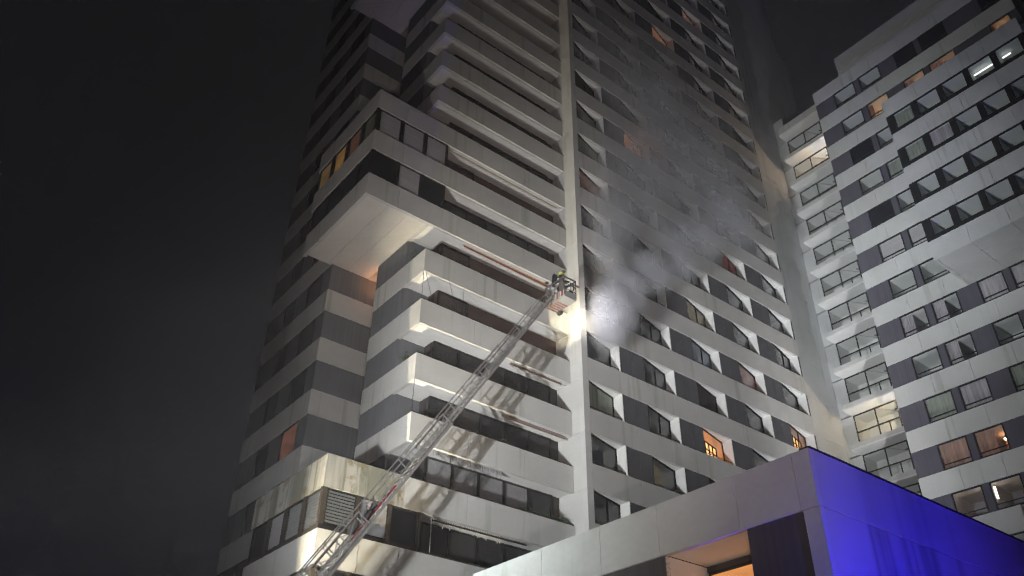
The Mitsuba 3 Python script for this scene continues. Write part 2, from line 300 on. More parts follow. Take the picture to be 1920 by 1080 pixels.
# ---- balcony facade
for s in range(SB, ST + 1):
    z0, z1 = zb(s), zt(s)
    bay = s in (2, 3, 4, 9, 10, 11) or s <= -3
    js = [.613, .726, .838, .9482]
    for i, (a, b) in enumerate(zip(js[:-1], js[1:])):
        part(TW, 'balcony_parapet', b6(a + (G if i else 0), b - G, 1.0330, 1.0400, z0, z1), 'white_concrete')
    if bay:
        wm = 'weathered_concrete' if s == -3 else 'white_concrete'
        part(TW, 'bay_parapet', b6(.4845, .5485 - G, 1.0330, 1.0400, z0, z1), wm)
        part(TW, 'bay_parapet', b6(.5485 + G, .613 - G, 1.0330, 1.0400, z0, z1), wm)
        ys = [1.0402, 1.0960, 1.1530, 1.2100, 1.2680]
        for a, b in zip(ys[:-1], ys[1:]):
            part(TW, 'bay_parapet', b6(.4845, .4915, a + (G if a > 1.05 else 0), b - G, z0, z1), wm)
    if not (bay and s not in (2, 9)) or s == 4 or s == 11:
        part(TW, 'balcony_parapet', b6(.613, .6195, 1.0402, 1.0998, z0, z1), 'white_concrete')
    # slab above the opening below: the ceiling that the lamps catch
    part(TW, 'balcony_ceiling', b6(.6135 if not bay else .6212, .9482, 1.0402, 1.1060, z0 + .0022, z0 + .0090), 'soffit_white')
    if s in (2, 9):
        each(TW, 'soffit_panel', [(a + (.0003 if a > .5 else 0), b - .0003, 1.0402, 1.2605, z0 + .0006, z0 + .0050) for a, b in ((.4917, .5330), (.5330, .5740), (.5740, .6210))], 'bay_soffit')
    if s in (4, 11, -3):
        part(TW, 'bay_roof', b6(.4917, .6125, 1.0402, 1.2600, z1 - .012, z1 - .009), 'roof_felt')
    if s == ST: continue
    zo, zc = z1, zb(s + 1)
    # recessed window wall of the balcony
    brown = s in (0, 1, 3, 8)
    back = MB().box(.6680, .9482, 1.0720, 1.0800, zo - .012, zc + .002)
    part(TW, 'balcony_back_wall', back, 'brown_wall' if brown else 'dim_wall')
    part(TW, 'balcony_end_wall', b6(.6190, .6680, 1.1000, 1.1060, zo - .012, zc + .002), 'grey_panel_mat')
    xs = np.linspace(.668, .930, 6) if not brown else [.668, .7335, .93]
    for a, b in zip(xs[:-1], xs[1:]):
        if brown and a < .7: window_x(TW, a, b, 1.0700, zo - .012, zc + .0020, 'dark_glass')
        elif not brown: window_x(TW, a, b, 1.0700, zo - .012, zc + .0020, random.choice(['dark_glass', 'dark_glass', 'dim_wall', 'blind_grey'] if s in (-3, -4) else ['dark_glass', 'dark_glass', 'dim_wall']))
    window_y(TW, 1.0700, 1.0995, .6680, zo - .012, zc + .0020, 'blind_pale' if s in (1, 0, -1, -2) else 'dark_glass')
    hr = MB().bar((.616, 1.0365, zo + .0022), (.948, 1.0365, zo + .0022), .0008)
    for xx in np.linspace(.617, .946, 9): hr.bar((xx, 1.0365, zo), (xx, 1.0365, zo + .0022), .0005)
    if not bay or s in (4, 11): hr.bar((.6165, 1.0365, zo + .0022), (.6165, 1.099, zo + .0022), .0008)
    part(TW, 'handrail', hr, 'frame_brown')
    # glazed corner bays
    if s in (2, 3, 9, 10) or s < -3:
        low = s < -3
        pn = {3: ['blind_pale'] * 3, 2: ['dark_glass', 'blind_pale', 'dark_glass'], -4: ['louvre', 'blind_grey', 'dark_glass']}.get(s, ['dark_glass'] * 3)
        for (a, b), pm in zip([(.4925, .5380), (.5438, .5905), (.5958, .6420)], pn):
            k = window_x(TW, a, b, 1.0350, zo + (.006 if low else .001), zc - .0008, 'dark_glass' if pm == 'louvre' else pm, fw=.0015)
            if pm == 'louvre':
                for j in range(10):
                    zz = zo + .010 + j * .0046
                    part(k, 'slat', MB().quad((a + .002, 1.0340, zz), (b - .002, 1.0340, zz), (b - .002, 1.0362, zz + .0040), (a + .002, 1.0362, zz + .0040)), 'louvre_mat')
        pm = 'frame_brown' if low else 'frame_dark'
        each(TW, 'bay_post', [(a, b, 1.0342, 1.0400, zo, zc) for a, b in ((.4848, .4925), (.5380, .5438), (.5905, .5958), (.6420, .6450))], pm)
        if low: each(TW, 'bay_sill', [(a, b, 1.0345, 1.0395, zo, zo + .006) for a, b in ((.4926, .5379), (.5439, .5904), (.5959, .6419))], pm)
        part(TW, 'bay_side_wall', b6(.6430, .6452, 1.0402, 1.0695, zo, zc), 'dim_wall')
        for j, (a, b) in enumerate([(1.0402, 1.0831), (1.0944, 1.1397), (1.1516, 1.1980), (1.2097, 1.2600)]):
            em = None; pm = 'dark_glass'
            if s == 3: em = {1: emit((.045, .022, .013)), 2: emit(warm(.115, .060, .017, .5, 1.5)), 3: emit(warm(.07, .042, .018, .5, 1.5)), 0: emit((.016, .015, .011))}[j]
            if low: pm = 'blind_grey' if j < 3 else 'dark_glass'
            k = window_y(TW, a, b, .4862, zo + (.006 if low else .001), zc - .0008, pm, fw=.0015, em=em)
            if low and j < 2:
                for t in range(10):
                    zz = zo + .010 + t * .0046
                    part(k, 'slat', MB().quad((.4858, b - .002, zz), (.4858, a + .002, zz), (.4880, a + .002, zz + .0040), (.4880, b - .002, zz + .0040)), 'louvre_mat')
        each(TW, 'bay_post', [(.4854, .4915, a, b, zo, zc) for a, b in ((1.0831, 1.0944), (1.1397, 1.1516), (1.1980, 1.2097))], 'frame_brown' if low else 'frame_dark')
        if low: each(TW, 'bay_sill', [(.4856, .4913, a, b, zo, zo + .006) for a, b in ((1.0402, 1.0831), (1.0944, 1.1397), (1.1516, 1.1980), (1.2097, 1.2600))], 'frame_brown')
# ---- notch block and far left block: white bands, grey panels
for s in range(SB, ST + 1):
    z0, z1 = zb(s), zt(s)
    yn = 1.1 if not (s <= -3) else 1.1
    part(TW, 'notch_band', b6(.6130, .6190, 1.1000, 1.2054, z0, z1), 'white_concrete')
    part(TW, 'notch_panel', b6(.6140, .6190, 1.1010, 1.2054, z1, zb(s + 1)), 'grey_panel_mat')
    for a, b in ((.5400, .6660),):
        part(TW, 'side_band', b6(a, b, 1.2545, 1.2605, z0, z1), 'white_concrete')
        part(TW, 'side_panel', b6(a + .0008, b, 1.2555, 1.2605, z1, zb(s + 1)), 'grey_panel_mat')
    ys = [1.2607, 1.330, 1.400, 1.470, 1.5400]
    for a, b in zip(ys[:-1], ys[1:]): part(TW, 'side_band', b6(.5400, .5460, a + (G if a > 1.27 else 0), b - G, z0, z1), 'white_concrete')
    wins = [(1.290, 1.352), (1.405, 1.455)]
    last, gp = 1.2607, []
    for a, b in wins: gp.append((.5410, .5460, last, a, z1, zb(s + 1))); last = b
    each(TW, 'side_panel', gp + [(.5410, .5460, last, 1.5400, z1, zb(s + 1))], 'grey_panel_mat')
    for j, (a, b) in enumerate(wins):
        em = emit(warm(.085, .030, .017, .9, 2.5)) if (s, j) == (-2, 0) else None
        window_y(TW, a, b, .5412, z1, zb(s + 1), 'dull_glass', 'frame_dull', em=em, fw=.0016)
part(TW, 'recess_end_wall', b6(.6600, .6665, 1.2054, 1.2545, ZG, ZTOP), 'grey_panel_mat')

# ---- awnings, icicle fringe and plants on the balconies
def awning(x0, x1, y, z, cols=('awning_cream', 'awning_red', 'awning_cream'), tilt=0.0, drop=.010):
    """A folded awning: cassette, cloth, front rail; tilt lowers the far end of the front rail."""
    cas = MB().box(x0, x1, y, y + .0042, z - .0035, z)
    k = part(TW, 'awning', cas, cols[0])
    v = MB().quad((x0, y - .0020, z - drop * .75), (x1, y - .0020, z - drop * .75 - tilt), (x1, y - .0002, z - .0036), (x0, y - .0002, z - .0036))
    part(k, 'cloth', v, cols[1])
    part(k, 'front_rail', MB().bar((x0, y - .0022, z - drop * .82), (x1, y - .0022, z - drop * .82 - tilt), .0009), cols[2])
    return k
awning(.700, .905, 1.0440, zb(2) + .0015, tilt=.003, drop=.013)
awning(.815, .935, 1.0440, zb(0) + .0018, ('awning_rose', 'awning_rose', 'awning_cream'), drop=.010)
awning(.800, .940, 1.0440, zb(-1) + .0018, ('awning_rose', 'awning_rose', 'awning_cream'), drop=.012)
awning(.640, .930, 1.0450, zb(4) + .0018, ('awning_cream', 'awning_cream', 'awning_cream'), drop=.008)
awning(.670, .850, 1.0440, zb(-3) + .0018, ('metal_grey', 'metal_grey', 'frame_dark'), drop=.006)
part(TW, 'awning_pole', MB().bar((.6705, 1.0445, zt(-4)), (.6705, 1.0445, zb(-3)), .0007, 6), 'metal_grey')
for x0, x1, s, n in ((.665, .800, -2, 34), (.672, .800, -3, 30)):
    for i in range(n):
        x = x0 + (x1 - x0) * i / n + rng.uniform(0, .0012); L = rng.uniform(.005, .0125)
        part(TW, 'fringe_strand', MB().bar((x, 1.0425, zb(s) + .0022), (x + rng.uniform(-.0004, .0004), 1.0425, zb(s) - L), (.0008 if s == -2 else .0006)), 'metal_grey' if s == -2 else 'awning_cream')
cb = [((.6132, 1.0326, zb(1)), (.6132, 1.0326, zt(0))), ((.618, 1.0345, zb(1) + .001), (.640, 1.0380, zt(0))), ((.668, 1.0345, zb(1) + .001), (.690, 1.0375, zt(0) + .002)), ((.700, 1.0345, zb(1)), (.700, 1.0365, zt(0))), ((.6132, 1.0326, zb(-1)), (.6132, 1.0326, zt(-2)))]
for a_, b_ in cb: part(TW, 'cable', MB().bar(a_, b_, .00025), 'frame_dark')
def leaves(cx, cy, cz, r, n, h):
    m = MB()
    for _ in range(n):
        p = np.array([cx + rng.normal() * r, cy + rng.normal() * r * .6, cz + abs(rng.normal()) * h])
        a, b = rng.normal(size=3), rng.normal(size=3); a /= np.linalg.norm(a); b -= a * (a @ b); b /= np.linalg.norm(b)
        l = rng.uniform(.0012, .0028)
        m.quad(p - a * l, p - b * l * .4, p + a * l, p + b * l * .4)
    return m
def plant(lab, cx, cy, cz, r, n, h):
    t = thing('potted_plant', lab, 'plant')
    part(t, 'pot', MB().prism([(cx + .0028 * math.cos(a), cy + .0028 * math.sin(a)) for a in np.arange(8) * math.pi / 4], cz - .012, cz), 'pot')
    part(t, 'foliage', leaves(cx, cy, cz, r, n, h), 'leaf')
plant('bushy green plant in the balcony corner just under the big square soffit', .6215, 1.078, zt(1) + .004, .0042, 130, .010)
plant('dark leafy plant over the end parapet one floor above the brightly lit corner', .6185, 1.072, zt(-1) + .003, .0040, 110, .006)
plant('trailing plant behind the left end of the parapet above the floodlit one', .6400, 1.046, zt(0) + .001, .0040, 70, .004)
for j, (x, s) in enumerate([(.800, -2), (.845, -3), (.868, -3), (.892, -3), (.925, -3)]):
    bx = MB().box(x - .010, x + .010, 1.0415, 1.0450, zt(s) + .0002, zt(s) + .0045)
    k = part(TW, 'flower_box', bx, 'pot')
    part(k, 'foliage', leaves(x, 1.0432, zt(s) + .005, .0055, 60, .004), 'leaf')

# ================================================================== RIGHT BLOCK
RB = thing('apartment_block', 'lower white and violet banded apartment block standing at the right', 'building')
XF = 1.712
PAT = [('p', .8020, .7450), ('w', .7450, .6820), ('m', .6820, .6675), ('w', .6675, .6065), ('p', .6065, .5620), ('w', .5620, .5060), ('m', .5060, .4920), ('w', .4920, .4240), ('p', .4240, .3350), ('w', .3350, .2870), ('p', .2870, .2700)]
core = MB().box(1.8000, 2.4, .2700, .7975, ZG, zb(10) + .030).box(1.9350, 2.4, .7977, 1.0210, ZG, zb(11) + .030)
core.box(1.600, 1.7175, .2560, .5740, zb(3) + .008, zb(3) + .030)
part(RB, 'core', core, 'room_dim')
def room_y(par, y0, y1, x, z0, z1, depth, mat='room_white'):
    """An open-fronted room behind a window that faces -X, with wall thickness outside the space."""
    t = .0012
    m = MB().box(x, x + depth, y0 - t, y1 + t, z1, z1 + t).box(x, x + depth, y0 - t, y1 + t, z0 - t, z0)
    m.box(x, x + depth, y0 - t, y0, z0, z1).box(x, x + depth, y1, y1 + t, z0, z1).box(x + depth, x + depth + t, y0 - t, y1 + t, z0 - t, z1 + t)
    return part(par, 'room', m, mat)
def glazing(par, y0, y1, x, z0, z1, kind, fw=.0024, rail=True, em=None):
    m = MB()
    m.box(x - .0004, x + .0036, y0, y0 + fw, z0, z1); m.box(x - .0004, x + .0036, y1 - fw, y1, z0, z1)
    m.box(x - .0004, x + .0036, y0 + fw, y1 - fw, z0, z0 + fw); m.box(x - .0004, x + .0036, y0 + fw, y1 - fw, z1 - fw, z1)
    if rail: m.box(x, x + .0034, y0 + fw, y1 - fw, z0 + .0105, z0 + .0120)
    k = part(par, 'window', m, 'frame_dark')
    xx = x + .0016
    pane = MB().quad((xx, y1 - fw, z0 + fw), (xx, y0 + fw, z0 + fw), (xx, y0 + fw, z1 - fw), (xx, y1 - fw, z1 - fw))
    if em:                               # a lit room: ceiling lamp, warm walls, a curtain drawn part of the way
        col, power, drawn = em
        part(k, 'pane', pane, 'pane_clear')
        room_y(k, y0 + fw * .5, y1 - fw * .5, x + .0040, z0 - .012, z1 - .0006, .085, 'room_warm')
        if drawn < 0:                    # wall light beside the mullion
            yy = y0 + .0035 if drawn == -1 else y1 - .0035
            part(k, 'wall_light', b6(x + .012, x + .016, yy - .0008, yy + .0008, z1 - .030, z1 - .006), 'room_white', emitter=emit(col, power * 1.6, .6))
        else:
            ym, zm = y0 + (y1 - y0) * .34, z1 - .012
            sh = trimesh.creation.icosphere(2, .085); sh.vertices = sh.vertices * [1.5, 1.5, .7] + W((x + .052, ym, zm))
            part(k, 'ceiling_lamp', sh, 'room_white', smooth=True, emitter=emit(col, power * 4.2, .8))
            part(k, 'lamp_cord', MB().bar((x + .052, ym, zm + .002), (x + .052, ym, z1 - .0008), .0005), 'frame_dark')
        part(k, 'wardrobe', b6(x + .060, x + .080, y0 + .004, y0 + (y1 - y0) * .45, z0 - .011, z1 - .010), 'room_brown')
        if drawn > 0:
            ya, n, c = y1 - (y1 - y0) * drawn, 18, MB(); yy = np.linspace(ya if drawn < 1 else y0 + fw, y1 - fw, n + 1)
            for i in range(n):
                o0, o1 = .0016 * math.sin(i * 1.9), .0016 * math.sin((i + 1) * 1.9)
                c.quad((x + .0085 + o1, yy[i + 1], z0 - .009), (x + .0085 + o0, yy[i], z0 - .009), (x + .0085 + o0, yy[i], z1 - .002), (x + .0085 + o1, yy[i + 1], z1 - .002))
            part(k, 'curtain', c, 'curtain_thin')
    elif kind == 'dark': part(k, 'pane', pane, 'dark_glass')
    else:
        part(k, 'pane', pane, 'pane_clear')
        room_y(k, y0 + fw * .5, y1 - fw * .5, x + .0040, z0 - .010, z1 - .0006, .075)
        if kind in ('pale', 'green', 'half', 'blind'):
            mat = {'pale': 'curtain_pale', 'green': 'curtain_green', 'half': 'curtain_pale', 'blind': 'blind_pale'}[kind]
            ya = y0 + fw if kind != 'half' else y0 + (y1 - y0) * .55
            n = 14; ym = np.linspace(ya, y1 - fw, n + 1); c = MB()
            for i in range(n):
                o0, o1 = (.0012 * math.sin(i * 2.1), .0012 * math.sin((i + 1) * 2.1)) if kind != 'blind' else (0, 0)
                c.quad((x + .0075 + o1, ym[i + 1], z0 - .009), (x + .0075 + o0, ym[i], z0 - .009), (x + .0075 + o0, ym[i], z1 - .002), (x + .0075 + o1, ym[i + 1], z1 - .002))
            part(k, 'curtain', c, mat)
    return k
RLIT = {(-2, 1): ((1.0, .98, .92), 3.0, -1), (-2, 3): ((1.0, 1.0, .96), 3.4, -2),
        (8, 3): ((1.0, .66, .36), 80., .2), (8, 5): ((1.0, .70, .44), 24., .35), (8, 7): ((1.0, .66, .42), 18., .5), (8, 9): ((1.0, .72, .44), 30., .15),
        (-1, 1): ((1.0, .60, .42), 4.6, 1.0), (-1, 3): ((1.0, .58, .32), 5.5, .62)}
SPEC = {(9, 1): '', (9, 3): '', (9, 5): 'dark', (9, 7): 'dark', (8, 1): '', (7, 1): 'dark', (7, 3): '', (6, 1): '', (6, 3): 'green', (5, 1): 'dark', (5, 3): '', (4, 1): 'blind', (4, 3): 'blind',
        (3, 1): '', (3, 3): '', (2, 1): 'half', (2, 3): 'half', (2, 5): 'pale', (2, 7): 'pale', (1, 1): '', (1, 3): 'half', (1, 5): '', (0, 1): 'green', (0, 3): 'pale', (0, 5): 'green', (-1, 5): 'dark'}
for s in range(-6, 11):
    z0, z1 = zb(s), zt(s)
    jy = [.8020, .7140, .6280, .5400, .4500, .3600, .2700]
    if s == -2: jy = [.8020, .7140, .6240]
    for a, b in zip(jy[:-1], jy[1:]):
        part(RB, 'facade_panel', b6(XF, XF + .0060, b + G, a - G, z0, z1), 'white_concrete')
    if s == 10: continue
    zo, zc = z1, zb(s + 1)
    if 3 <= s <= 6: rest = [q for q in PAT if q[1] > .575]
    else: rest = PAT
    for i, (k, a, b) in enumerate(rest):
        if k == 'p': part(RB, 'violet_panel', b6(XF + .0016, XF + .0060, b, a, zo, zc), 'violet_panel_mat')
        elif k == 'm': part(RB, 'violet_panel', b6(XF + .0022, XF + .0060, b, a, zo, zc), 'violet_panel_mat')
        else:
            r = random.random()
            kind = SPEC.get((s, i), '' if r < .72 else 'pale' if r < .85 else 'dark')
            glazing(RB, b, a, XF + .0012, zo + .0008, zc - .0006, kind, em=RLIT.get((s, i)))
part(RB, 'roof', b6(XF + .0062, 1.7995, .2700, .7975, zb(10) + .030, zb(10) + .033), 'roof_felt')
each(RB, 'penthouse_panel', [(1.8000, 1.8060, .2700, .7505, zb(10) + .034, 1.9800), (1.8000, 1.8060, .2700, .7505, 1.9860, 2.0380)], 'white_concrete')
part(RB, 'penthouse', b6(1.8062, 2.3, .2700, .7500, zb(10) + .034, 2.0370), 'dim_wall')
# projecting bay
XB, YB0, YB1 = 1.573, .2560, .5790
ycol = [(.5640, .5160), (.5060, .4525), (.4440, .3905), (.3825, .3295), (.3215, .2670)]
for s in range(3, 8):
    z0, z1 = zb(s), zt(s)
    jy = [YB1, .4980, .4170, .3360, YB0]
    for a, b in zip(jy[:-1], jy[1:]): part(RB, 'bay_panel', b6(XB, XB + .0060, b + G, a - G, z0, z1), 'white_concrete')
    part(RB, 'bay_panel', b6(XB + .0062, XF - .0004, YB1 - .0060, YB1, z0, z1), 'white_concrete')
    part(RB, 'bay_ceiling', b6(XB + .0062, XF - .0004, YB0, YB1 - .0062, z0 + .0030, z0 + .0070), 'soffit_white')
    if s == 3:
        each(RB, 'soffit_panel', [(a + G, b - G, c + G, d - G, z0 + .0006, z0 + .0028) for a, b in ((XB + .0062, 1.618), (1.618, 1.665), (1.665, XF - .0004))
                                  for c, d in ((YB0, .3360), (.3360, .4170), (.4170, .4980), (.4980, YB1 - .0062))], 'white_concrete')
    if s == 7: continue
    zo, zc = z1, zb(s + 1)
    ps, last = [], YB1
    for a, b in ycol: ps.append((XB + .0010, XB + .0060, a, last, zo, zc)); last = b
    each(RB, 'bay_post', ps + [(XB + .0010, XB + .0060, YB0, last, zo, zc)], 'frame_dark')
    for j, (a, b) in enumerate(ycol):
        kind = {(6, 0): 'green', (5, 0): 'green', (5, 1): 'pale', (6, 1): ''}.get((s, j), '')
        glazing(RB, b, a, XB + .0012, zo + .0085, zc - .0006, kind, rail=False)
    sl = MB().box(XB + .0004, XB + .0040, YB0, YB1, zo, zo + .0080)
    part(RB, 'sill_rail', sl, 'frame_dark')
    if s == 6:
        for a, b in ((.380, .336), (.316, .298)): part(RB, 'ceiling_tube_lamp', b6(1.600, 1.6030, b, a, zc - .010, zc - .0075), 'room_white', emitter=emit((1.7, 1.8, 1.75), 1, .3))
# set-back balcony stack in the angle
XS, XO = 1.872, 1.831
for s in range(-5, 12):
    z0 = zb(s)
    lip = z0 + (.0150 if s < 11 else .029)
    part(RB, 'balcony_slab', b6(XO, XS + .004, .8000, .9975, z0 + .0004, z0 + .0040), 'soffit_white')
    part(RB, 'balcony_lip', MB().prism([(XO, .8000), (XO + .006, .8000), (XO + .006, .9975), (XO + .003, .9975), (XO, .9945)], z0 + .0042, lip), 'white_concrete')
    part(RB, 'stack_side_wall', b6(XS, XS + .006, .9952, 1.0298, z0 + .0045, zb(s + 1)), 'end_wall_concrete')
    if s == 11: continue
    for i in range(5):
        y = .985 - i * .022
        if rng.random() < .55: part(RB, 'planter', b6(XO + .0065, XO + .0115, y - .018, y, lip - .004, lip + rng.uniform(.001, .004)), 'white_concrete')
    fr = MB(); zo, zc = z0 + .0050, zb(s + 1)
    ys = [.9950, .9365, .8790, .8215]
    for y in ys: fr.box(XS, XS + .0035, y - .0011, y + .0011, zo, zc)
    for z in (zc - .0012, zb(s) + .0600): fr.box(XS, XS + .0035, .8000, .9950, z - .0011, z + .0011)
    for y in (.9075, .8500): fr.box(XS, XS + .0033, y - .0008, y + .0008, zo, zb(s) + .059)
    k = part(RB, 'stack_window', fr, 'frame_dark')
    part(k, 'pane', MB().quad((XS + .0017, .9940, zo), (XS + .0017, .8000, zo), (XS + .0017, .8000, zc - .002), (XS + .0017, .9940, zc - .002)), 'pane_clear')
    room_y(k, .8000, .9945, XS + .0040, zo, zc - .0014, .055)
    hk = MB().bar((XS + .028, .893, zc - .010), (XS + .028, .886, zc - .002), .0009).bar((XS + .030, .893, zc - .010), (XS + .022, .896, zc - .012), .0012)
    part(k, 'ceiling_hook', hk, 'frame_dark')
    part(k, 'clothes_line', MB().bar((XS + .005, .932, zc - .002), (XS + .052, .905, zc - .0035), .0006), 'metal_grey')
part(RB, 'corner_return', b6(XF + .0062, XS + .06, .7978, .7995, ZG, zb(10) + .047), 'white_concrete')

# ================================================================== PODIUM IN FRONT
PB = thing('low_rise_podium', 'low flat-roofed building in front with one face flooded blue', 'building')
K, PBY = .574, .800
zp0, zp1 = .4172 * K, .5000 * K
part(PB, 'core', MB().box(K + .060, 1.10, .3560, PBY, ZG, zp1 - .012).box(K + .0062, K + .0598, .3560, PBY, zp0 + .004, zp1 - .012).box(K + .0062, K + .0598, .3560, .4188, ZG, zp0 + .004).box(K + .0062, K + .0598, .5102, PBY, ZG, zp0 + .004), 'dim_wall')
for a, b in zip([.349, .3654, .4246, .5148, .5905, .679, .7450, PBY][:-1], [.349, .3654, .4246, .5148, .5905, .679, .7450, PBY][1:]):
    part(PB, 'front_panel', b6(K, K + .0060, a + (G * .8 if a > .35 else 0), b - G * .8, zp0, zp1), 'podium_concrete')
part(PB, 'corner_pier', b6(K, K + .0060, .349, .3636, ZG, zp0 - .0006), 'podium_concrete')
part(PB, 'dark_cladding', b6(K + .0012, K + .0060, .3638, .4190, ZG, zp0 - .0004), 'podium_dark_panel')
part(PB, 'dark_cladding', b6(K + .0012, K + .0060, .5095, PBY, ZG, zp0 - .0004), 'podium_dark_panel')
def bluewall(p, n, uv):
    st = smoothstep(.50, .72, fbm(p.x * 1.5, p.z * .10, 2., 4)) * smoothstep(5.0, 7.6, p.z) * dr.select(p.z < 8.05, 1., .25)
    return mi.Color3f(.46, .46, .46) * (1 - .45 * st + .15 * (fbm(p.x * .3, p.z * .3, 4.) - .5))
diff('podium_side', bluewall)
part(PB, 'side_panel', b6(K + .0062, 1.10, .349, .3550, zp0 + .0004, zp1), 'podium_side')
part(PB, 'side_panel', b6(K + .0062, 1.10, .3496, .3550, ZG, zp0 - .0004), 'podium_side', label='lower blue-lit side wall with dark run marks under the seam')
part(PB, 'coping', MB().box(K + .0012, 1.10, .3482, .3580, zp1 + .0001, zp1 + .0016), 'frame_dark')
part(PB, 'roof', b6(K + .0062, 1.10, .3582, PBY, zp1 - .012, zp1 - .010), 'roof_felt')
# recessed lit entrance loggia
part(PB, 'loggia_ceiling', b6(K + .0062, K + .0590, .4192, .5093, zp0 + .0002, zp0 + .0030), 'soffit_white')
part(PB, 'loggia_wall', b6(K + .0012, K + .0590, .5095, .5101, ZG, zp0 - .0006), 'soffit_white')
part(PB, 'loggia_wall', b6(K + .0062, K + .0590, .4182, .4190, ZG, zp0 - .0006), 'soffit_white')
part(PB, 'loggia_back', b6(K + .0560, K + .0590, .4192, .5093, zp0 - .0055, zp0), 'dim_wall')
for a, b in ((.4200, .4455), (.4462, .5070)):
    m = MB().box(K + .0545, K + .0575, a, a + .002, .10, zp0 - .0058).box(K + .0545, K + .0575, b - .002, b, .10, zp0 - .0058).box(K + .0545, K + .0575, a, b, zp0 - .0085, zp0 - .0058)
    k = part(PB, 'window', m, 'frame_dark')
    part(k, 'pane', MB().quad((K + .056, b - .002, .10), (K + .056, a + .002, .10), (K + .056, a + .002, zp0 - .0085), (K + .056, b - .002, zp0 - .0085)), 'dark_glass', emitter=emit(warm(.85, .33, .10, .5, 1.2), 1, .8))
part(PB, 'pipe', MB().bar((K + .020, .4225, zp0 - .012), (K + .020, .4285, zp0), .0012, 6), 'metal_grey')

# ================================================================== TURNTABLE LADDER (metres)
def UW(p): return np.asarray(p, float) * U + np.array([0, 0, H0])
LB, LT = UW((.305, .96826, .05)), UW((.8385, .9651, .8557))
ax = (LT - LB); LL = np.linalg.norm(ax); ax /= LL
wd = np.cross(ax, (0, 0, 1)); wd /= np.linalg.norm(wd)           # across the rungs
up = np.cross(wd, ax); up /= np.linalg.norm(up)
if up[2] < 0: up = -up
LAD = thing('turntable_ladder', 'long extended metal fire ladder leaning across the floodlit balconies', 'ladder')
secs = [(0.0, .40, .52, .62, 0.0), (.30, .62, .44, .52, .09), (.54, .84, .36, .43, .17), (.76, 1.0, .29, .36, .24)]
for a, b, hw, hh, off in secs:
    L0, L1 = a * LL, b * LL
    def at(t, w, h): return LB + ax * t + wd * w + up * (h + off * .5)
    rails = MB()
    for sg in (-1, 1):
        rails.bar(at(L0, sg * hw, 0), at(L1, sg * hw, 0), .042, 4, up)
        rails.bar(at(L0, sg * hw, .10), at(L1, sg * hw, .10), .012, 4, up)
        rails.bar(at(L0, sg * hw, hh), at(L1, sg * hw, hh), .019, 6, up)
    n = max(2, int(round((L1 - L0) / 1.15)))
    ts = np.linspace(L0 + .05, L1 - .05, n + 1)
    sk = part(LAD, 'section', rails, 'ladder_metal', metres=True)
    for sg in (-1, 1):
        for i, t in enumerate(ts):
            part(sk, 'post', MB().bar(at(t, sg * hw, .05), at(t, sg * hw, hh), .017, 4, ax), 'ladder_metal', metres=True)
            if i < n and (sg < 0) == (i % 2 == 0):
                part(sk, 'brace', MB().bar(at(t, sg * hw, .05) if i % 2 else at(t, sg * hw, hh), at(ts[i + 1], sg * hw, hh) if i % 2 else at(ts[i + 1], sg * hw, .05), .009, 4, ax), 'ladder_metal', metres=True)
    for t in np.arange(L0 + .2, L1, .36):
        part(sk, 'rung', MB().bar(at(t, -hw, .02), at(t, hw, .02), .015, 6, up), 'ladder_metal', metres=True)
    part(sk, 'channel', MB().bar(at(L0, 0, -.06), at(L1, 0, -.06), .022, 4, up), 'ladder_dark', metres=True)
hose = MB(); prev = None
for t in np.linspace(9.5, LL * .48, 30):
    p = LB + ax * t + wd * (.12 + .06 * math.sin(t * .9)) + up * .10
    if prev is not None: hose.bar(prev, p, .034, 6, up)
    prev = p
part(LAD, 'hose', hose, 'hose_red', label='red hose running up the lower ladder', metres=True)
def at0(t, w, h): return LB + ax * t + wd * w + up * h
for t, w, h in ((9.9, -.30, .20), (10.4, .12, .22), (10.9, -.05, .16)):      # folded lamp heads and clamps on the first section
    m = MB().bar(at0(t, w, h), at0(t + .26, w, h + .04), .10, 6, up).bar(at0(t + .26, w, h + .04), at0(t + .32, w, h + .05), .13, 8, up).bar(at0(t + .1, w, h), at0(t + .1, w, .03), .025, 4, ax).bar(at0(t + .28, w, h + .1), at0(t + .5, w + .03, h + .34), .02, 4, up)
    part(LAD, 'lamp_head', m, 'ladder_dark', metres=True)

# ---- rescue basket
BK = thing('rescue_basket', 'small railed rescue cage at the ladder tip beside the bright corner pier', 'basket')
bx0, bx1, by0, by1, bz = .8405, .8680, .9240, .9760, .8530
B0, B1 = UW((bx0, by0, bz)), UW((bx1, by1, bz))
x0, y0, zf = B0; x1, y1, _ = B1
def mbox(*a): return MB().box(*a)
part(BK, 'floor', mbox(x0, x1, y0, y1, zf, zf + .10), 'basket_white', metres=True)
st = MB()
for i in range(5): st.box(x0 + .02, x1 - .02, y1 - .04 - i * .17, y1 - .12 - i * .17, zf - .012, zf - .001)
part(BK, 'floor_stripe', st, 'basket_red', metres=True)
for (a, b, c, d) in ((x0, x0 + .03, y0, y1), (x1 - .03, x1, y0, y1)):
    part(BK, 'side_panel', mbox(a, b, c, d, zf + .10, zf + .42), 'basket_white', metres=True)
part(BK, 'front_panel', mbox(x0 + .03, x1 - .03, y0, y0 + .03, zf + .10, zf + .36), 'basket_white', metres=True)
for i in range(4):
    yy = y0 + .10 + i * .34
    part(BK, 'warning_stripe', mbox(x0 - .006, x0 - .001, yy, yy + .14, zf + .10, zf + .42), 'basket_red', metres=True)
rl = MB()
for zz, r in ((zf + 1.12, .032), (zf + .75, .02), (zf + .45, .018)):
    c = [(x0, y0), (x1, y0), (x1, y1), (x0, y1)]
    for i in range(4): rl.bar((*c[i], zz), (*c[(i + 1) % 4], zz), r, 6)
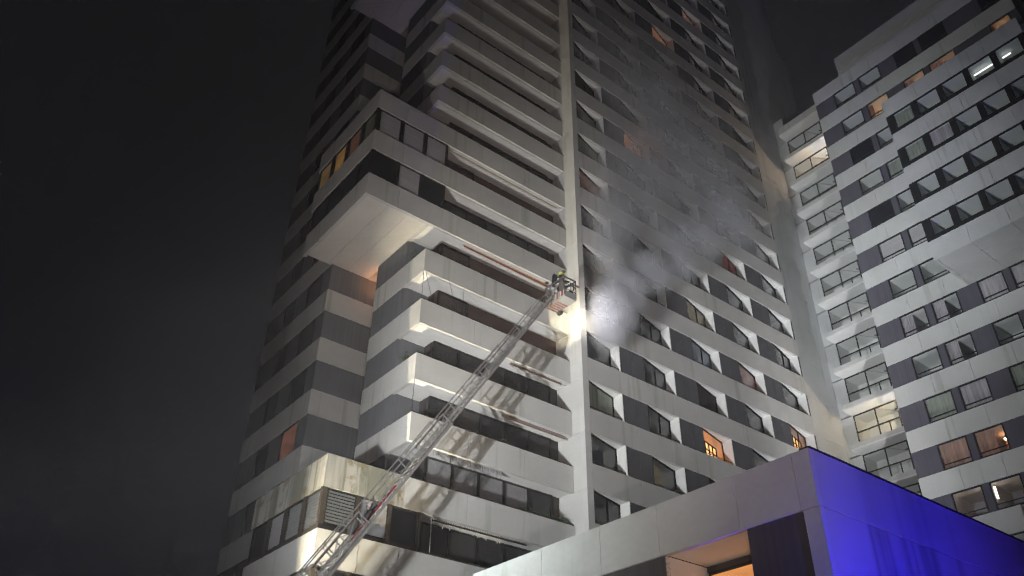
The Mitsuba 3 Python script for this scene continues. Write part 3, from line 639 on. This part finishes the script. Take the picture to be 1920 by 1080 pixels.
for xx in (x0, x1):
    for yy in np.linspace(y0, y1, 5): rl.bar((xx, yy, zf + .1), (xx, yy, zf + 1.12), .02, 6)
part(BK, 'railing', rl, 'ladder_dark', metres=True)
br = MB()
for sg in (-1, 1):
    br.bar(LT + wd * sg * .3, (x0, (y0 + y1) / 2 + sg * .3, zf + .9), .03, 6).bar(LT + wd * sg * .3 - up * .1, (x0, (y0 + y1) / 2 + sg * .3, zf + .05), .03, 6)
part(BK, 'mount', br, 'ladder_metal', metres=True)
lp = MB().box(x1 - .1, x1 + .06, (y0 + y1) / 2 + .35, (y0 + y1) / 2 + .6, zf - .18, zf - .02)
part(BK, 'floodlight', lp, 'ladder_dark', metres=True)
noz = MB().bar((x1 - .1, y0 + .25, zf + 1.1), (x1 + .55, y0 + .35, zf + 1.22), .045, 8).bar((x1 + .1, y0 + .28, zf + .8), (x1 + .1, y0 + .28, zf + 1.15), .03, 6)
part(BK, 'nozzle', noz, 'ladder_metal', metres=True)
sh = trimesh.creation.cylinder(.27, .03, sections=20); sh.apply_transform(trimesh.transformations.rotation_matrix(math.pi / 2, (0, 1, 0))); sh.vertices = sh.vertices * [1, .62, 1.25] + [x0 - .035, y0 + .16, zf + .66]
part(BK, 'shield', sh, 'ladder_dark', smooth=30)
kit = MB().box(x1 - .30, x1 - .06, y0 + .12, y0 + .38, zf + .10, zf + .55).box(x0 + .08, x0 + .30, y1 - .42, y1 - .12, zf + .10, zf + .48)
part(BK, 'equipment_box', kit, 'frame_brown', metres=True, kind='stuff')
for yy in (y0 + .06, y1 - .08): part(BK, 'corner_lamp', MB().bar((x0 + .02, yy, zf + 1.12), (x0 + .02, yy, zf + 1.42), .018, 6).bar((x0 - .04, yy, zf + 1.42), (x0 + .10, yy, zf + 1.46), .06, 8), 'ladder_dark', metres=True)
# ---- firefighter in the basket
def limb(chain):                          # hull of spheres along joints [(point, radius)]
    out = []
    for (a, ra), (b, rb) in zip(chain[:-1], chain[1:]):
        s1 = m3.Manifold.sphere(ra, 14).translate([float(v) for v in a]); s2 = m3.Manifold.sphere(rb, 14).translate([float(v) for v in b])
        out.append(m3.Manifold.batch_hull([s1, s2]))
    return out
def tri(man, it=6, l=.05):
    mm = man.refine_to_length(l).to_mesh(); t = trimesh.Trimesh(mm.vert_properties[:, :3], mm.tri_verts, process=True)
    trimesh.smoothing.filter_taubin(t, iterations=it); return t
FF = thing('person', 'firefighter in dark gear with lime helmet and black air tank standing in the raised cage', 'person')
org = np.array([(x0 + x1) / 2 - .02, (y0 + y1) / 2 + .05, zf + .10])
fx, fy = np.array([.75, -.66, 0]), np.array([.66, .75, 0])     # facing, left
def J(f, l, z): return org + fx * f + fy * l + np.array([0, 0, z])
body = m3.Manifold()
pieces = []
for sg in (-1, 1):
    pieces += limb([(J(-.02, sg * .10, .90), .115), (J(.05, sg * .12, .50), .085), (J(.0, sg * .13, .10), .06), (J(.14, sg * .14, .05), .05)])
    pieces += limb([(J(.05, sg * .21, 1.42), .085), (J(.10, sg * .30, 1.16), .065), (J(.36, sg * .20, 1.10), .05), (J(.43, sg * .18, 1.11), .045)])
    for q in range(4): pieces += limb([(J(.43, sg * .18 + (q - 1.5) * .02, 1.115), .013), (J(.50 - .006 * abs(q - 1), sg * .18 + (q - 1.5) * .02, 1.12), .011), (J(.515, sg * .18 + (q - 1.5) * .02, 1.085), .010)])
    pieces += limb([(J(.42, sg * .18 - sg * .045, 1.10), .013), (J(.47, sg * .18 - sg * .05, 1.075), .011)])
pieces += limb([(J(-.02, 0, .92), .17), (J(.0, 0, 1.15), .17), (J(.06, 0, 1.38), .18)])
pieces += limb([(J(.05, -.15, 1.42), .09), (J(.05, .15, 1.42), .09)])
pieces += limb([(J(.07, 0, 1.48), .07), (J(.10, 0, 1.60), .065)])
part(FF, 'body', tri(m3.Manifold.batch_boolean(pieces, m3.OpType.Add)), 'black_cloth', smooth=60)
hd = limb([(J(.11, 0, 1.64), .095), (J(.13, 0, 1.70), .10)]) + limb([(J(.20, 0, 1.62), .035), (J(.235, 0, 1.655), .016)])
for sg in (-1, 1): hd += limb([(J(.10, sg * .095, 1.63), .024), (J(.10, sg * .10, 1.66), .022)])
part(FF, 'head', tri(m3.Manifold.batch_boolean(hd, m3.OpType.Add), 3, .03), 'skin', smooth=60)
he = m3.Manifold.sphere(.135, 24).scale([1.12, .95, .92]).translate([0, 0, 0]).trim_by_plane([0, 0, 1], -.045) + m3.Manifold.cylinder(.02, .165, .15, 28).scale([1.12, .95, 1]).translate([.01, 0, -.055])
hm = he.to_mesh(); hv = hm.vert_properties[:, :3].copy()
hv = np.stack([hv[:, 0:1] * fx + hv[:, 1:2] * fy + hv[:, 2:3] * np.array([0, 0, 1])], 0)[0] + J(.12, 0, 1.735)
part(FF, 'helmet', trimesh.Trimesh(hv, hm.tri_verts, process=False), 'lime_helmet', smooth=40)
part(FF, 'air_tank', tri(m3.Manifold.batch_boolean(limb([(J(-.27, 0, 1.06), .11), (J(-.24, 0, 1.56), .11), (J(-.23, 0, 1.70), .04)]) + limb([(J(-.15, -.14, 1.15), .06), (J(-.14, -.13, 1.52), .06)]) + limb([(J(-.15, .14, 1.15), .06), (J(-.14, .13, 1.52), .06)]), m3.OpType.Add), 2), 'black_cloth', smooth=50)
sv = MB()
for z, r in ((1.02, .205), (1.28, .215)):
    rr = [J(.01 + r * .9 * math.cos(t), r * math.sin(t), z) for t in np.linspace(0, 2 * math.pi, 21)]
    for a, b in zip(rr[:-1], rr[1:]): sv.bar(a, b, .022, 4)
part(FF, 'reflective_band', sv, 'reflective_stripe', metres=True)

# ================================================================== HAZE (thin smoke hanging in the floodlit air)
scene['air'] = {'type': 'homogeneous', 'albedo': .95, 'sigma_t': .0022, 'phase': {'type': 'hg', 'g': .3}}
hl, hh = np.array([-45., -45., -1.]), np.array([90., 90., 94.])
scene['haze'] = {'type': 'cube', 'to_world': T4().translate(((hl + hh) / 2).tolist()).scale(((hh - hl) / 2).tolist()), 'bsdf': {'type': 'null'}, 'interior': {'type': 'ref', 'id': 'air'}}
labels['haze'] = {'label': 'thin floodlit haze hanging around the buildings', 'category': 'haze', 'kind': 'stuff'}
scene['camera']['medium'] = {'type': 'ref', 'id': 'air'}
# ================================================================== SMOKE
sx0, sx1, sy0, sy1, sz0, sz1 = .952, 1.680, .905, .9985, .700, 2.050
nx, ny, nz = 84, 14, 150
gx, gy, gz = np.meshgrid(np.linspace(sx0, sx1, nx), np.linspace(sy0, sy1, ny), np.linspace(sz0, sz1, nz), indexing='ij')
def vnoise(sh, sc, seed, oct=4):
    from scipy.ndimage import map_coordinates
    r = np.random.default_rng(seed); out = 0
    for o in range(oct):
        n = r.random((40, 24, 60)); f = sc * 2 ** o
        co = [np.mod(gx * f, 39), np.mod(gy * f, 23), np.mod(gz * f, 59)]
        out = out + map_coordinates(n, co, order=1, mode='wrap') * .55 ** o
    return out / sum(.55 ** o for o in range(oct))
nn = vnoise(gx.shape, 18, 3); n2 = vnoise(gx.shape, 34, 5)
dens = np.zeros_like(gx)
def puff(cx, cz, rx, rz, amp, cy=.972, ry=.030, sharp=1.0, a=0.0):
    u = (gx - cx) * math.cos(a) + (gz - cz) * math.sin(a); v = -(gx - cx) * math.sin(a) + (gz - cz) * math.cos(a)
    q = np.sqrt((u / rx) ** 2 + ((gy - cy) / ry) ** 2 + (v / rz) ** 2)
    global dens
    dens += amp * np.clip((1.2 - q + .75 * (nn - .5) + .35 * (n2 - .5)) * 1.15 * sharp, 0, 1) ** 1.35
puff(1.006, .918, .050, .062, 1.8, cy=.978, ry=.036, sharp=1.15)
puff(.986, .860, .032, .050, .9)
puff(1.050, .978, .048, .050, 1.8, cy=.976, ry=.034)
puff(1.125, 1.062, .074, .048, 1.25, a=.75)
puff(1.215, 1.145, .095, .064, .55, a=.8)
puff(1.330, 1.262, .125, .074, .45, a=.8)
puff(1.450, 1.385, .130, .090, .30, a=.8)
puff(1.000, 1.040, .040, .080, .55)
puff(1.030, 1.160, .075, .130, .32)
puff(1.150, 1.330, .170, .210, .25)
puff(1.290, 1.560, .230, .270, .21)
puff(1.450, 1.480, .190, .240, .15)
puff(1.150, 1.720, .230, .240, .15)
edge = np.minimum.reduce([(gx - sx0) / .008, (sx1 - gx) / .06, (gy - sy0) / .012, (gz - sz0) / .03, (sz1 - gz) / .12])
dens *= np.clip(edge, 0, 1)
grid = mi.VolumeGrid(np.ascontiguousarray(np.transpose(dens, (2, 1, 0)), dtype=np.float32)[..., None])
lo, hi = W((sx0, sy0, sz0)), W((sx1, sy1, sz1))
scene['smoke'] = {'type': 'cube', 'to_world': T4().translate(((lo + hi) / 2).tolist()).scale(((hi - lo) / 2).tolist()), 'bsdf': {'type': 'null'},
                  'exterior': {'type': 'ref', 'id': 'air'},
                  'interior': {'type': 'heterogeneous', 'albedo': {'type': 'rgb', 'value': [.86, .87, .90]}, 'scale': 2.9, 'phase': {'type': 'hg', 'g': .25},
                               'sigma_t': {'type': 'gridvolume', 'grid': grid, 'to_world': T4().translate(lo.tolist()).scale((hi - lo).tolist())}}}
labels['smoke'] = {'label': 'pale grey smoke pouring from the burning flat and drifting up to the right', 'category': 'smoke', 'kind': 'stuff'}
